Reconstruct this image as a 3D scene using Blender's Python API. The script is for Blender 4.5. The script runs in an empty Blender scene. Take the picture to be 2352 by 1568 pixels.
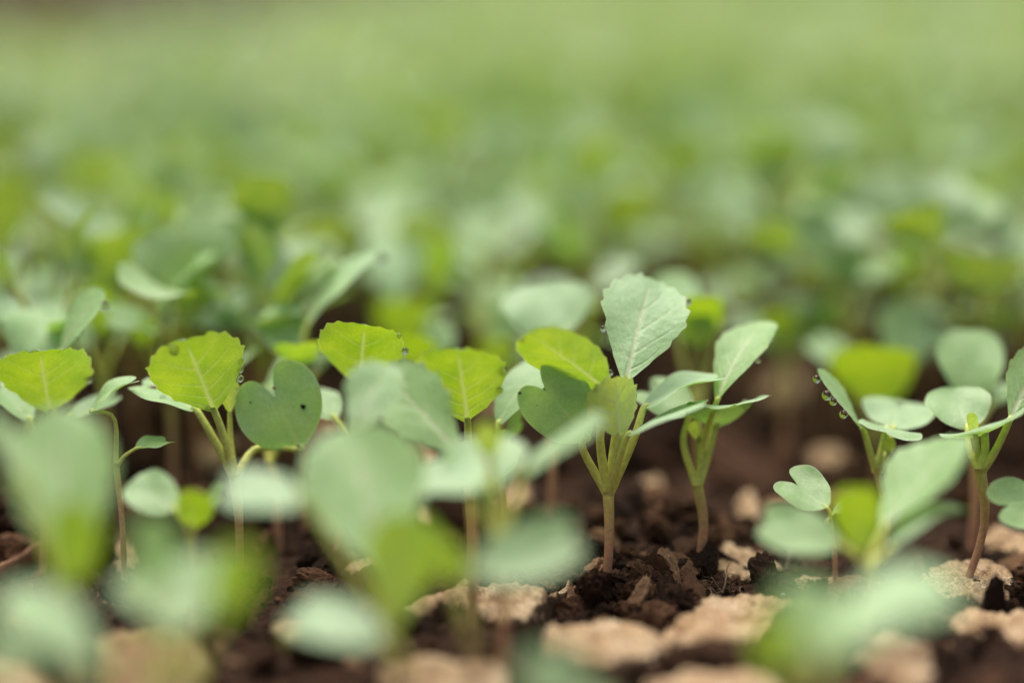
import bpy, math, random
import numpy as np
from mathutils import Vector
random.seed(7)
RNG = np.random.default_rng(11)
S = bpy.context.scene
COL = S.collection

# ------------------------------------------------------------------ camera, light, exposure
D0 = 0.48                      # distance to the plane in focus (m)
PX = 36.0 / (70.0 * 2352.0)    # metres per layout unit at 1 m
PITCH = math.atan(1034 * PX)
CAMH = D0 * (math.sin(PITCH) + 566 * PX * math.cos(PITCH))
cd = bpy.data.cameras.new('camera'); cam = bpy.data.objects.new('camera', cd); COL.objects.link(cam)
cam.location = (0, 0, CAMH); cam.rotation_euler = (math.pi / 2 - PITCH, 0, 0)
cd.lens = 70; cd.sensor_width = 36; cd.clip_start = 0.02; cd.clip_end = 400
cd.dof.use_dof = True; cd.dof.focus_distance = D0; cd.dof.aperture_fstop = 1.85
S.camera = cam
SUN_EL, SUN_AZ = 74, -20       # degrees; azimuth from +Y (away from the camera) towards +X
w = bpy.data.worlds.new('World'); S.world = w; w.use_nodes = True
nt = w.node_tree; bg = nt.nodes['Background']
sky = nt.nodes.new('ShaderNodeTexSky'); sky.sky_type = 'NISHITA'; sky.sun_disc = False
sky.sun_elevation = math.radians(SUN_EL); sky.sun_rotation = math.radians(SUN_AZ)
sky.air_density = 0.7; sky.dust_density = 8.0; sky.ozone_density = 0.4
nt.links.new(sky.outputs[0], bg.inputs[0]); bg.inputs[1].default_value = 0.085
sl = bpy.data.lights.new('sun', 'SUN'); sun = bpy.data.objects.new('sun', sl); COL.objects.link(sun)
sl.energy = 1.8; sl.angle = math.radians(60); sl.color = (1.0, 0.955, 0.87)
e, a = math.radians(SUN_EL), math.radians(SUN_AZ)
sdir = Vector((math.sin(a) * math.cos(e), math.cos(a) * math.cos(e), math.sin(e)))
sun.rotation_euler = (-sdir).to_track_quat('-Z', 'Y').to_euler(); sun.location = (0, 1, 3)
S.view_settings.view_transform = 'Standard'; S.view_settings.look = 'None'
S.view_settings.exposure = 0.82; S.view_settings.gamma = 1
S.cycles.max_bounces = 10; S.cycles.transmission_bounces = 10; S.cycles.transparent_max_bounces = 8
S.cycles.use_denoising = True

FW = np.array((0, math.cos(PITCH), -math.sin(PITCH))); UP = np.array((0, math.sin(PITCH), math.cos(PITCH)))
C0 = np.array((0, 0, CAMH))
def at(x, y, dep):
    "a layout point (2352 x 1568 units across the view) at a distance along the view axis"
    return C0 + dep * FW + (x - 1176) * PX * dep * np.array((1.0, 0, 0)) + (784 - y) * PX * dep * UP
def ground_at(x, dep, z=0.0):
    y = 784 + (CAMH - z - dep * math.sin(PITCH)) / (PX * dep * math.cos(PITCH))
    return at(x, y, dep)
def ray_ground(x, y, z=0.0):
    d = at(x, y, 1.0) - C0
    return C0 + d * ((z - CAMH) / d[2])

# ------------------------------------------------------------------ materials
def mat(name):
    m = bpy.data.materials.new(name); m.use_nodes = True
    n = m.node_tree; n.nodes.clear()
    return m, n
def nd(n, typ, **kw):
    o = n.nodes.new(typ)
    for k, v in kw.items():
        if k.startswith('_'): setattr(o, k[1:], v)
        else: o.inputs[int(k[1:])].default_value = v
    return o
def ramp(n, src, stops):
    r = n.nodes.new('ShaderNodeValToRGB'); el = r.color_ramp.elements
    while len(el) < len(stops): el.new(0.5)
    for q, (p, c) in zip(el, stops):
        q.position = p; q.color = (*c, 1) if len(c) == 3 else c
    n.links.new(src, r.inputs[0]); return r.outputs[0]
def mixc(n, f, a_, b_, mode='MIX'):
    m = n.nodes.new('ShaderNodeMix'); m.data_type = 'RGBA'; m.blend_type = mode
    for s, v in ((m.inputs[0], f), (m.inputs[6], a_), (m.inputs[7], b_)):
        if hasattr(v, 'links'): n.links.new(v, s)
        elif isinstance(v, (int, float)): s.default_value = v
        else: s.default_value = (*v, 1)
    return m.outputs[2]
def noise(n, scale, det=3.0, rough=0.55):
    t = n.nodes.new('ShaderNodeTexNoise'); c = n.nodes.new('ShaderNodeTexCoord')
    n.links.new(c.outputs['Object'], t.inputs['Vector'])
    t.inputs['Scale'].default_value = scale; t.inputs['Detail'].default_value = det; t.inputs['Roughness'].default_value = rough
    return t.outputs[0]

def leaf_material(name, refl, refl2, trans, gloss=0.14, rough=0.40, specks=0.0, tmix=0.5):
    m, n = mat(name); L = n.links
    fine = noise(n, 1500, 3, 0.65); broad = noise(n, 170, 3)
    oi = n.nodes.new('ShaderNodeObjectInfo')
    col = mixc(n, ramp(n, broad, [(0.32, (0, 0, 0)), (0.68, (1, 1, 1))]), refl, refl2)
    col = mixc(n, 1.0, col, ramp(n, fine, [(0.25, (0.80, 0.82, 0.80)), (0.75, (1.16, 1.14, 1.16))]), 'MULTIPLY')
    col = mixc(n, 1.0, col, ramp(n, oi.outputs['Random'], [(0, (0.84, 0.90, 0.74)), (0.5, (1, 1, 1)), (1, (1.07, 1.04, 1.22))]), 'MULTIPLY')
    tcol = mixc(n, 1.0, trans, ramp(n, broad, [(0.3, (0.72, 0.84, 0.7)), (0.7, (1.18, 1.1, 1.0))]), 'MULTIPLY')
    if specks:
        v = n.nodes.new('ShaderNodeTexVoronoi'); c = n.nodes.new('ShaderNodeTexCoord'); L.new(c.outputs['Object'], v.inputs['Vector'])
        v.inputs['Scale'].default_value = 420
        near = ramp(n, v.outputs['Distance'], [(0.11, (1, 1, 1)), (0.16, (0, 0, 0))])
        sep = n.nodes.new('ShaderNodeSeparateColor'); L.new(v.outputs['Color'], sep.inputs[0])
        pick = ramp(n, sep.outputs[0], [(specks, (1, 1, 1)), (specks + 0.01, (0, 0, 0))])
        f = mixc(n, 1.0, near, pick, 'MULTIPLY')
        col = mixc(n, f, col, (0.03, 0.022, 0.015)); tcol = mixc(n, f, tcol, (0.01, 0.008, 0.004))
    ta = n.nodes.new('ShaderNodeAttribute'); ta.attribute_name = 'tone'
    col = mixc(n, ta.outputs['Fac'], col, (0.40, 0.46, 0.29)); tcol = mixc(n, ta.outputs['Fac'], tcol, (0.215, 0.275, 0.055))
    bump = nd(n, 'ShaderNodeBump'); bump.inputs['Strength'].default_value = 0.25; bump.inputs['Distance'].default_value = 0.0002
    L.new(fine, bump.inputs['Height'])
    bw = nd(n, 'ShaderNodeBump'); bw.inputs['Strength'].default_value = 0.5; bw.inputs['Distance'].default_value = 0.0007
    L.new(noise(n, 330, 2, 0.5), bw.inputs['Height']); L.new(bw.outputs[0], bump.inputs['Normal'])
    d = n.nodes.new('ShaderNodeBsdfDiffuse'); t = n.nodes.new('ShaderNodeBsdfTranslucent'); g = n.nodes.new('ShaderNodeBsdfGlossy')
    g.inputs['Roughness'].default_value = rough; g.inputs['Color'].default_value = (0.92, 0.97, 1, 1)
    L.new(col, d.inputs[0]); L.new(tcol, t.inputs[0])
    for q in (d, g): L.new(bump.outputs[0], q.inputs['Normal'])
    mx = n.nodes.new('ShaderNodeAddShader'); L.new(d.outputs[0], mx.inputs[0]); L.new(t.outputs[0], mx.inputs[1])
    fr = n.nodes.new('ShaderNodeLayerWeight'); fr.inputs[0].default_value = 0.5
    pw = nd(n, 'ShaderNodeMath', _operation='POWER'); L.new(fr.outputs['Facing'], pw.inputs[0]); pw.inputs[1].default_value = 4.5
    mu = nd(n, 'ShaderNodeMath', _operation='MULTIPLY_ADD'); L.new(pw.outputs[0], mu.inputs[0]); mu.inputs[1].default_value = 0.35; mu.inputs[2].default_value = gloss * 0.2
    m2 = n.nodes.new('ShaderNodeMixShader'); L.new(mu.outputs[0], m2.inputs[0]); L.new(mx.outputs[0], m2.inputs[1]); L.new(g.outputs[0], m2.inputs[2])
    o = n.nodes.new('ShaderNodeOutputMaterial'); L.new(m2.outputs[0], o.inputs[0])
    return m
M = {}
M['leaf'] = leaf_material('leaf_green', (0.234, 0.378, 0.166), (0.286, 0.432, 0.216), (0.172, 0.256, 0.0002))
M['seed_leaf'] = leaf_material('seed_leaf_green', (0.225, 0.352, 0.166), (0.268, 0.392, 0.205), (0.135, 0.240, 0.035), specks=0.10)
M['field_leaf'] = leaf_material('field_leaf_green', (0.232, 0.342, 0.166), (0.285, 0.392, 0.214), (0.115, 0.165, 0.006))
M['young_leaf'] = leaf_material('young_leaf_green', (0.34, 0.40, 0.16), (0.40, 0.45, 0.22), (0.30, 0.37, 0.02))
def simple(name, stops=None, col=None, rough=0.5, sss=0.0, trans=0.0, nscale=0, bump=0.0):
    m, n = mat(name); L = n.links
    b = n.nodes.new('ShaderNodeBsdfPrincipled'); o = n.nodes.new('ShaderNodeOutputMaterial'); L.new(b.outputs[0], o.inputs[0])
    b.inputs['Roughness'].default_value = rough
    if rough >= 0.8: b.inputs['Specular IOR Level'].default_value = 0.12
    if stops:
        at_ = n.nodes.new('ShaderNodeAttribute'); at_.attribute_name = 'tone'
        c = ramp(n, at_.outputs['Fac'], stops)
    else: c = None
    if nscale:
        f = noise(n, nscale, 4)
        k = ramp(n, f, [(0.3, (0.78, 0.78, 0.78)), (0.7, (1.15, 1.15, 1.15))])
        c = mixc(n, 1.0, c if c is not None else col, k, 'MULTIPLY')
        if bump:
            bp = nd(n, 'ShaderNodeBump'); bp.inputs['Strength'].default_value = 0.5; bp.inputs['Distance'].default_value = bump
            L.new(f, bp.inputs['Height']); L.new(bp.outputs[0], b.inputs['Normal'])
    if c is not None: L.new(c, b.inputs['Base Color'])
    else: b.inputs['Base Color'].default_value = (*col, 1)
    if sss:
        b.inputs['Subsurface Weight'].default_value = sss; b.inputs['Subsurface Radius'].default_value = (1, 0.7, 0.3); b.inputs['Subsurface Scale'].default_value = 0.0008
    return m
M['stem'] = simple('stem_skin', [(0.0, (0.40, 0.18, 0.13)), (0.45, (0.52, 0.29, 0.17)), (0.8, (0.56, 0.42, 0.16)), (1.0, (0.58, 0.56, 0.16))], rough=0.45, sss=0.7, nscale=900)
M['stalk'] = simple('stalk_skin', [(0.0, (0.62, 0.60, 0.15)), (0.6, (0.55, 0.62, 0.15)), (1.0, (0.50, 0.60, 0.22))], rough=0.42, sss=0.7, nscale=900)

def soil_material():
    m, n = mat('dark_peat_soil'); L = n.links
    b = n.nodes.new('ShaderNodeBsdfPrincipled'); o = n.nodes.new('ShaderNodeOutputMaterial'); L.new(b.outputs[0], o.inputs[0])
    big = noise(n, 60, 4); mid = noise(n, 420, 5, 0.6); fine = noise(n, 2200, 4, 0.7)
    c = ramp(n, mid, [(0.30, (0.007, 0.004, 0.003)), (0.52, (0.027, 0.014, 0.0088)), (0.74, (0.095, 0.050, 0.029))])
    c = mixc(n, ramp(n, big, [(0.45, (0, 0, 0)), (0.7, (0.55, 0.55, 0.55))]), c, (0.070, 0.034, 0.021))
    c = mixc(n, 1.0, c, ramp(n, fine, [(0.25, (0.6, 0.6, 0.6)), (0.75, (1.5, 1.45, 1.4))]), 'MULTIPLY')
    L.new(c, b.inputs['Base Color'])
    b.inputs['Roughness'].default_value = 0.85; b.inputs['Specular IOR Level'].default_value = 0.12
    b1 = nd(n, 'ShaderNodeBump'); b1.inputs['Strength'].default_value = 0.9; b1.inputs['Distance'].default_value = 0.0007; L.new(mid, b1.inputs['Height'])
    b2 = nd(n, 'ShaderNodeBump'); b2.inputs['Strength'].default_value = 0.8; b2.inputs['Distance'].default_value = 0.0003; L.new(fine, b2.inputs['Height'])
    L.new(b1.outputs[0], b2.inputs['Normal']); L.new(b2.outputs[0], b.inputs['Normal'])
    return m
M['soil'] = soil_material()
def stone_material(name, lo, mid_, hi, moss=0.0):
    m, n = mat(name); L = n.links
    b = n.nodes.new('ShaderNodeBsdfPrincipled'); o = n.nodes.new('ShaderNodeOutputMaterial'); L.new(b.outputs[0], o.inputs[0])
    v = n.nodes.new('ShaderNodeTexVoronoi'); tc = n.nodes.new('ShaderNodeTexCoord'); v.inputs['Scale'].default_value = 1500
    wv = noise(n, 700, 2); add = nd(n, 'ShaderNodeVectorMath', _operation='MULTIPLY_ADD')
    L.new(wv, add.inputs[0]); add.inputs[1].default_value = (0.0006,) * 3; L.new(tc.outputs['Object'], add.inputs[2]); L.new(add.outputs[0], v.inputs['Vector'])
    big = noise(n, 130, 4, 0.6); fine = noise(n, 1300, 4, 0.7)
    c = ramp(n, big, [(0.30, lo), (0.52, mid_), (0.72, hi)])
    c = mixc(n, 1.0, c, ramp(n, v.outputs['Distance'], [(0.1, (1.15, 1.15, 1.15)), (0.75, (0.62, 0.55, 0.5))]), 'MULTIPLY')
    c = mixc(n, ramp(n, fine, [(0.60, (0, 0, 0)), (0.72, (0.8, 0.8, 0.8))]), c, (0.10, 0.055, 0.035))
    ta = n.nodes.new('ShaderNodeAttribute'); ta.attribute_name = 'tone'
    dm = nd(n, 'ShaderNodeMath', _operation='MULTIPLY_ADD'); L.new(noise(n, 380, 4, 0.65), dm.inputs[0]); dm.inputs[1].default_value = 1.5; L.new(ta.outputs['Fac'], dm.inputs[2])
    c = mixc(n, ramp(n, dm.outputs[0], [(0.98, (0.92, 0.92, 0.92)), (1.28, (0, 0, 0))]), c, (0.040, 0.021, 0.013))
    if moss: c = mixc(n, ramp(n, noise(n, 90, 3), [(0.4, (0, 0, 0)), (0.6, (moss,) * 3)]), c, (0.16, 0.17, 0.03))
    L.new(c, b.inputs['Base Color']); b.inputs['Roughness'].default_value = 0.85; b.inputs['Specular IOR Level'].default_value = 0.2
    b1 = nd(n, 'ShaderNodeBump'); b1.inputs['Strength'].default_value = 0.8; b1.inputs['Distance'].default_value = 0.0004; b1.invert = True; L.new(v.outputs['Distance'], b1.inputs['Height'])
    b2 = nd(n, 'ShaderNodeBump'); b2.inputs['Strength'].default_value = 0.7; b2.inputs['Distance'].default_value = 0.0005; L.new(fine, b2.inputs['Height'])
    L.new(b1.outputs[0], b2.inputs['Normal']); L.new(b2.outputs[0], b.inputs['Normal'])
    return m
M['stone'] = stone_material('tan_grainy_stone', (0.36, 0.225, 0.125), (0.64, 0.475, 0.30), (0.82, 0.68, 0.48))
M['stone_moss'] = stone_material('mossy_tan_stone', (0.26, 0.16, 0.09), (0.46, 0.34, 0.20), (0.62, 0.52, 0.34), 0.6)
M['crumb'] = simple('peat_crumb', [(0.0, (0.016, 0.0085, 0.0055)), (0.6, (0.070, 0.035, 0.020)), (0.9, (0.15, 0.080, 0.046)), (1.0, (0.28, 0.17, 0.10))], rough=0.9, nscale=1500, bump=0.0005)
M['clod'] = simple('peat_clod', [(0.0, (0.016, 0.009, 0.006)), (0.5, (0.070, 0.036, 0.021)), (1.0, (0.19, 0.105, 0.06))], rough=0.9, nscale=1600, bump=0.0006)
M['fibre'] = simple('dry_fibre', [(0.0, (0.05, 0.028, 0.018)), (1.0, (0.26, 0.16, 0.09))], rough=0.7)
M['wood'] = simple('weathered_wood', col=(0.30, 0.17, 0.10), rough=0.8, nscale=900, bump=0.0004)
M['path'] = simple('bare_earth', col=(0.12, 0.078, 0.047), rough=0.9, nscale=6)
M['grain'] = simple('dark_grain', col=(0.02, 0.014, 0.012), rough=0.8, nscale=2000, bump=0.0002)
M['brown_flake'] = simple('brown_flake', col=(0.16, 0.065, 0.035), rough=0.8, nscale=2000, bump=0.0002)
M['white_grain'] = simple('white_grain', col=(0.62, 0.60, 0.56), rough=0.6, nscale=1500, bump=0.0002)
m, n = mat('clear_water'); b = n.nodes.new('ShaderNodeBsdfPrincipled'); o = n.nodes.new('ShaderNodeOutputMaterial'); n.links.new(b.outputs[0], o.inputs[0])
b.inputs['Transmission Weight'].default_value = 1; b.inputs['IOR'].default_value = 1.333; b.inputs['Roughness'].default_value = 0.0
M['water'] = m

# ------------------------------------------------------------------ mesh helpers
class MB:
    def __init__(s): s.v = []; s.f = []; s.t = []; s.m = []; s.n = 0
    def add(s, v, f, t=None, mi=0):
        v = np.asarray(v, float); s.v.append(v); s.t.append(np.full(len(v), 0.5) if t is None else np.asarray(t, float))
        for q in f:
            s.f.append(np.asarray(q) + s.n); s.m.append(np.full(len(q), mi))
        s.n += len(v)
    def mesh(s, name, mats, smooth=True):
        me = bpy.data.meshes.new(name); v = np.concatenate(s.v)
        me.vertices.add(len(v)); me.vertices.foreach_set('co', v.ravel())
        tot = np.concatenate([np.full(len(q), q.shape[1]) for q in s.f]); idx = np.concatenate([q.ravel() for q in s.f])
        me.loops.add(len(idx)); me.loops.foreach_set('vertex_index', idx.astype(np.int32))
        me.polygons.add(len(tot)); st = np.concatenate(([0], np.cumsum(tot)[:-1]))
        me.polygons.foreach_set('loop_start', st.astype(np.int32)); me.polygons.foreach_set('material_index', np.concatenate(s.m).astype(np.int32))
        me.polygons.foreach_set('use_smooth', np.full(len(tot), smooth))
        a = me.attributes.new('tone', 'FLOAT', 'POINT'); a.data.foreach_set('value', np.concatenate(s.t).astype(np.float32))
        for k in mats: me.materials.append(k)
        me.update(calc_edges=True); me.validate()
        return me
def link(name, me, parent=None, loc=None):
    o = bpy.data.objects.new(name, me); COL.objects.link(o)
    if parent: o.parent = parent
    if loc is not None: o.location = loc
    return o
def tag(o, label=None, cat=None, group=None, kind=None):
    for k, v in (('label', label), ('category', cat), ('group', group), ('kind', kind)):
        if v: o[k] = v
    return o
def catmull(P, n):
    P = np.asarray(P, float); k = len(P)
    Q = np.vstack([2 * P[0] - P[1], P, 2 * P[-1] - P[-2]])
    u = np.linspace(0, k - 1, n); i = np.minimum(u.astype(int), k - 2); f = (u - i)[:, None]
    a, b, c, d = Q[i], Q[i + 1], Q[i + 2], Q[i + 3]
    return 0.5 * (2 * b + (c - a) * f + (2 * a - 5 * b + 4 * c - d) * f ** 2 + (3 * b - a - 3 * c + d) * f ** 3)
def tube(P, r, n=12, k=8, smooth=True, flat=1.0):
    "swept tube: verts, quads, tone 0..1 along it"
    C = catmull(P, n) if smooth else np.asarray(P, float); n = len(C)
    r = np.interp(np.linspace(0, 1, n), np.linspace(0, 1, len(r)), r)
    T = np.gradient(C, axis=0); T /= np.linalg.norm(T, axis=1)[:, None] + 1e-12
    ref = np.array((0.0, 1, 0)) if abs(T[0][1]) < 0.8 else np.array((1.0, 0, 0))
    A = np.cross(T, ref); A /= np.linalg.norm(A, axis=1)[:, None] + 1e-12; B = np.cross(T, A)
    th = np.arange(k) * 2 * math.pi / k
    V = C[:, None] + r[:, None, None] * (np.cos(th)[None, :, None] * A[:, None] + flat * np.sin(th)[None, :, None] * B[:, None])
    V = V.reshape(-1, 3)
    i = np.arange(n - 1)[:, None] * k; j = np.arange(k)[None]; j2 = (j + 1) % k
    F = np.stack([i + j, i + j2, i + k + j2, i + k + j], -1).reshape(-1, 4)
    t = np.repeat(np.linspace(0, 1, n), k)
    V = np.vstack([V, C[0], C[-1]]); t = np.append(t, (0, 1)); nv = n * k
    tri = [(nv, q, (q + 1) % k) for q in range(k)] + [(nv + 1, (n - 1) * k + (q + 1) % k, (n - 1) * k + q) for q in range(k)]
    return V, [F, np.array(tri)], t

# half outlines of a leaf: x in half widths, y along the midrib
TRUE = [(0.05, 0), (0.13, 0.05), (0.36, 0.17), (0.72, 0.37), (0.98, 0.57), (0.97, 0.71), (0.81, 0.85), (0.52, 0.95), (0.24, 0.992), (0, 1.0)]
SEED = [(0.07, 0), (0.36, 0.06), (0.80, 0.26), (1.0, 0.54), (0.95, 0.80), (0.68, 0.98), (0.36, 1.0), (0.13, 0.93), (0, 0.80)]
OVAL = [(0.05, 0), (0.14, 0.04), (0.47, 0.15), (0.86, 0.33), (1.0, 0.52), (0.97, 0.70), (0.77, 0.87), (0.43, 0.97), (0, 1.0)]
ROUND = [(0.06, 0), (0.28, 0.05), (0.66, 0.20), (0.95, 0.44), (1.0, 0.66), (0.82, 0.87), (0.45, 0.98), (0.2, 1.0), (0, 1.0)]
def leaf_geo(kind, P0, P1, W, n=40, m=9, bend=0.0, cup=0.15, fold=0.0, curl=0.0, wave=0.8, tooth=0.038, notch=None, seed=0, veins=0.0, **kw):
    rr = np.random.default_rng(seed)
    P0, P1, W = (np.asarray(q, float) for q in (P0, P1, W))
    ax = P1 - P0; L = np.linalg.norm(ax); ah = ax / L
    W = W - ah * (W @ ah); hw = np.linalg.norm(W); wh = W / hw
    N = np.cross(wh, ah)
    if N[2] < 0: N = -N
    ctl = np.array({'T': TRUE, 'C': SEED, 'R': ROUND, 'O': OVAL}[kind], float)
    if notch is not None and kind == 'C': ctl[-1, 1] = 1 - notch; ctl[-2, 1] = 1 - notch * 0.42
    O = catmull(ctl, n); u = np.linspace(0, 1, n); O[:, 0] = np.maximum(O[:, 0], 0); O[-1, 0] = 0
    sides = []
    for sgn in (-1, 1):
        Q = O.copy(); Q[:, 0] *= 1 + 0.06 * rr.normal(); Q[:, 1] += 0.03 * rr.normal() * np.sin(u * math.pi)
        if kind in 'TO' and tooth:
            ph = rr.random(); k = 8 + rr.random() * 2; sw = (u * k + ph) % 1.0
            tw = np.where(sw < 0.75, sw / 0.75, (1 - sw) / 0.25) * (0.6 + 0.8 * rr.random(n // 4 + 2)[(np.arange(n) // 4)])
            env = np.clip((u - 0.22) / 0.15, 0, 1) * np.clip((1 - u) / 0.05, 0, 1)
            d = np.gradient(Q * np.array((hw, L)), axis=0); nn = np.stack([d[:, 1], -d[:, 0]], 1); nn /= np.linalg.norm(nn, axis=1)[:, None] + 1e-9
            Q += (nn * (tw - 0.4)[:, None] * env[:, None] * tooth * 2.2 * hw) / np.array((hw, L))
            Q[-1, 0] = 0
        elif kind not in 'TO':
            Q[:, 0] *= 1 + 0.03 * np.sin(u * 9 + rr.random() * 6)
        Q[:, 0] *= sgn; sides.append(Q)
    ym = O[-1, 1]; my = ym * np.clip(u * 1.02 - 0.03 * np.sin(u * math.pi), 0, 1)
    if kind == 'C': my = ym * u ** 1.05
    ph = rr.random(4) * 6.28
    def place(x, y, s):
        h = bend * 4 * y * (1 - y) + curl * y * y + hw * (cup * x * x + fold * np.abs(x)) \
            + wave * 0.06 * hw * s ** 2 * np.sin(y * 9 + ph[0] + np.sign(x) * ph[1]) + 0.03 * wave * hw * np.sin(x * 5 + ph[2]) * np.sin(y * 7 + ph[3])
        return P0 + x[..., None] * hw * wh + y[..., None] * L * ah + h[..., None] * N
    s = np.linspace(0, 1, m + 1) ** 0.85
    cols = []
    for q, sd in zip(sides, (-1, 1)):
        x = q[:, 0][:, None] * s; y = my[:, None] * (1 - s) + q[:, 1][:, None] * s
        g = place(x, y, np.broadcast_to(s, x.shape)); cols.append(g)
    G = np.concatenate([cols[0][:, ::-1], cols[1][:, 1:]], 1); c = G.shape[1]
    i = np.arange(n - 1)[:, None] * c; j = np.arange(c - 1)[None]
    F = np.stack([i + j, i + j + 1, i + c + j + 1, i + c + j], -1).reshape(-1, 4)
    if N @ np.cross(wh, ah) < 0: F = F[:, ::-1]
    tone = np.zeros((n, c))
    if veins:
        xs = np.concatenate([(sides[0][:, 0][:, None] * s)[:, ::-1], (sides[1][:, 0][:, None] * s)[:, 1:]], 1) * hw
        yl = [my[:, None] * (1 - s) + q[:, 1][:, None] * s for q in sides]
        ysn = np.concatenate([yl[0][:, ::-1], yl[1][:, 1:]], 1) * L
        yy_ = ysn / L; rad = veins * (1.05 - 0.85 * np.clip(yy_, 0, 1))
        tone = np.clip(1.5 - np.abs(xs) / rad, 0, 1) * np.clip((0.95 - yy_) * 8, 0, 1)
        if kind not in 'TO': tone *= 0.45 * np.clip((0.6 - yy_) * 4, 0, 1)
        if kind in 'TO':
            for sd in (0, 1):
                for q in ((0.04, 0.19, 0.36, 0.55), (0.09, 0.25, 0.43, 0.62))[sd]:
                    q = q + 0.06 * (rr.random() - .5); row = int(np.clip((q * 0.80 + 0.26) * n, 2, n - 2))
                    end = sides[sd][row] * np.array((0.86, 1)); st = np.array((0, q)); mdp = (st + end) / 2 + np.array((0, -0.008)) + rr.normal(size=2) * 0.012
                    pl = catmull([st, mdp, end], 12) * np.array((hw, L)); dd = np.full(xs.shape, 1e9)
                    for k in range(11):
                        A_, B_ = pl[k], pl[k + 1]; E = B_ - A_; tt = np.clip(((xs - A_[0]) * E[0] + (ysn - A_[1]) * E[1]) / (E @ E), 0, 1)
                        dd = np.minimum(dd, np.hypot(xs - A_[0] - E[0] * tt, ysn - A_[1] - E[1] * tt) + veins * 0.25 * (k + tt) / 11)
                    tone = np.maximum(tone, 0.8 * np.clip(1.5 - dd / (veins * 0.30), 0, 1))
        G = G - (tone * 0.00022)[..., None] * N
        edge = np.broadcast_to(np.abs(np.linspace(-1, 1, c)), tone.shape); tone = np.maximum(tone, 0.8 * (edge > 0.985))  # pale rim: sky light on the blade's thickness, painted into the tone
        tone[-1] = 0.8
    EDGES.append((G[:, 0], G[:, -1], G.reshape(-1, 3)))
    mb = MB(); mb.add(G.reshape(-1, 3), [F], tone.ravel())
    return mb

EDGES = []; SNAP = []
def seedling(label, base, node, leaves, group=None, res='hi', stem_r=(0.0011, 0.00105, 0.0013), lean=None, seed=0):
    """base, node: world points; leaves: dicts in world space (P0, P1, W, kind, via, ...)"""
    base = np.asarray(base, float); node = np.asarray(node, float)
    root = bpy.data.objects.new('seedling', None); COL.objects.link(root); root.location = base; root.empty_display_size = 0.01
    tag(root, label, 'seedling', group)
    n, m, kk = {'hi': (120, 22, 10), 'mid': (30, 6, 7), 'lo': (16, 3, 6)}[res]
    mb = MB(); mid = (base + node) / 2 + (np.array(lean) if lean is not None else np.array((0.0006, 0, 0)))
    v, f, t = tube([base - (0, 0, 0.006) - base, mid - base, node - base], stem_r, n=18 if res == 'hi' else 7, k=kk); mb.add(v, f, t)
    link('stem', mb.mesh('stem', [M['stem']]), root)
    for q, l in enumerate(leaves):
        kind = l['kind']; l = dict(l); mk = l.pop('mat', 'seed_leaf' if kind == 'C' else 'leaf'); via = l.pop('via', None); sr = l.pop('sr', 0.0008)
        P0 = np.asarray(l.pop('P0')) - base; P1 = np.asarray(l.pop('P1')) - base; W = l.pop('W'); l.pop('kind')
        hero = res == 'hi'
        g = leaf_geo(kind, P0, P1, W, n=n, m=m, seed=seed * 31 + q, veins=sr * 0.62 if hero else 0, **l)
        if res != 'lo': SNAP.append([e_ + base for e_ in EDGES[-1]])
        lf = link('seed_leaf' if kind == 'C' else 'leaf', g.mesh('blade', [M[mk]]), root)
        start = node - base - (0, 0, 0.0012)
        ax = (P1 - P0) / np.linalg.norm(P1 - P0)
        vp = (np.asarray(via) - base) if via is not None else start * 0.45 + P0 * 0.55 - ax * 0.002
        sb = MB(); v, f, t = tube([start, vp, P0, P0 + ax * 0.0015], (sr * 1.25, sr, sr * 0.85, sr * 0.6), n=14 if hero else 7, k=kk); sb.add(v, f, t)
        link('leaf_stalk', sb.mesh('stalk', [M['stalk']]), lf)
    return root

def P(label, r, bx, node, leaves, res='hi', group=None, **kw):
    "a seedling laid out from the photograph: r = distance over the focus distance; leaf points (x, y, millimetres further away)"
    dep = r * D0; base = ground_at(bx, dep, kw.pop('gz', 0.0)); nod = at(node[0], node[1], dep); out = []
    for l in leaves:
        kind, b, t, W, o = l; o = dict(o)
        P0 = at(b[0], b[1], dep + b[2] / 1000); P1 = at(t[0], t[1], dep + t[2] / 1000)
        c = ((b[0] + t[0]) / 2, (b[1] + t[1]) / 2); dc = dep + (b[2] + t[2]) / 2000
        Wv = at(c[0] + W[0], c[1] + W[1], dc + W[2] / 1000) - at(c[0], c[1], dc)
        if 'via' in o: v = o.pop('via'); o['via'] = at(v[0], v[1], dep + v[2] / 1000)
        for k in ('bend', 'curl'):
            if k in o: o[k] = o[k] / 1000
        out.append(dict(kind=kind, P0=P0, P1=P1, W=Wv, **o))
    P.n += 1
    return seedling(label, base, nod, out, group, res, seed=P.n, **kw)
P.n = 0

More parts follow.
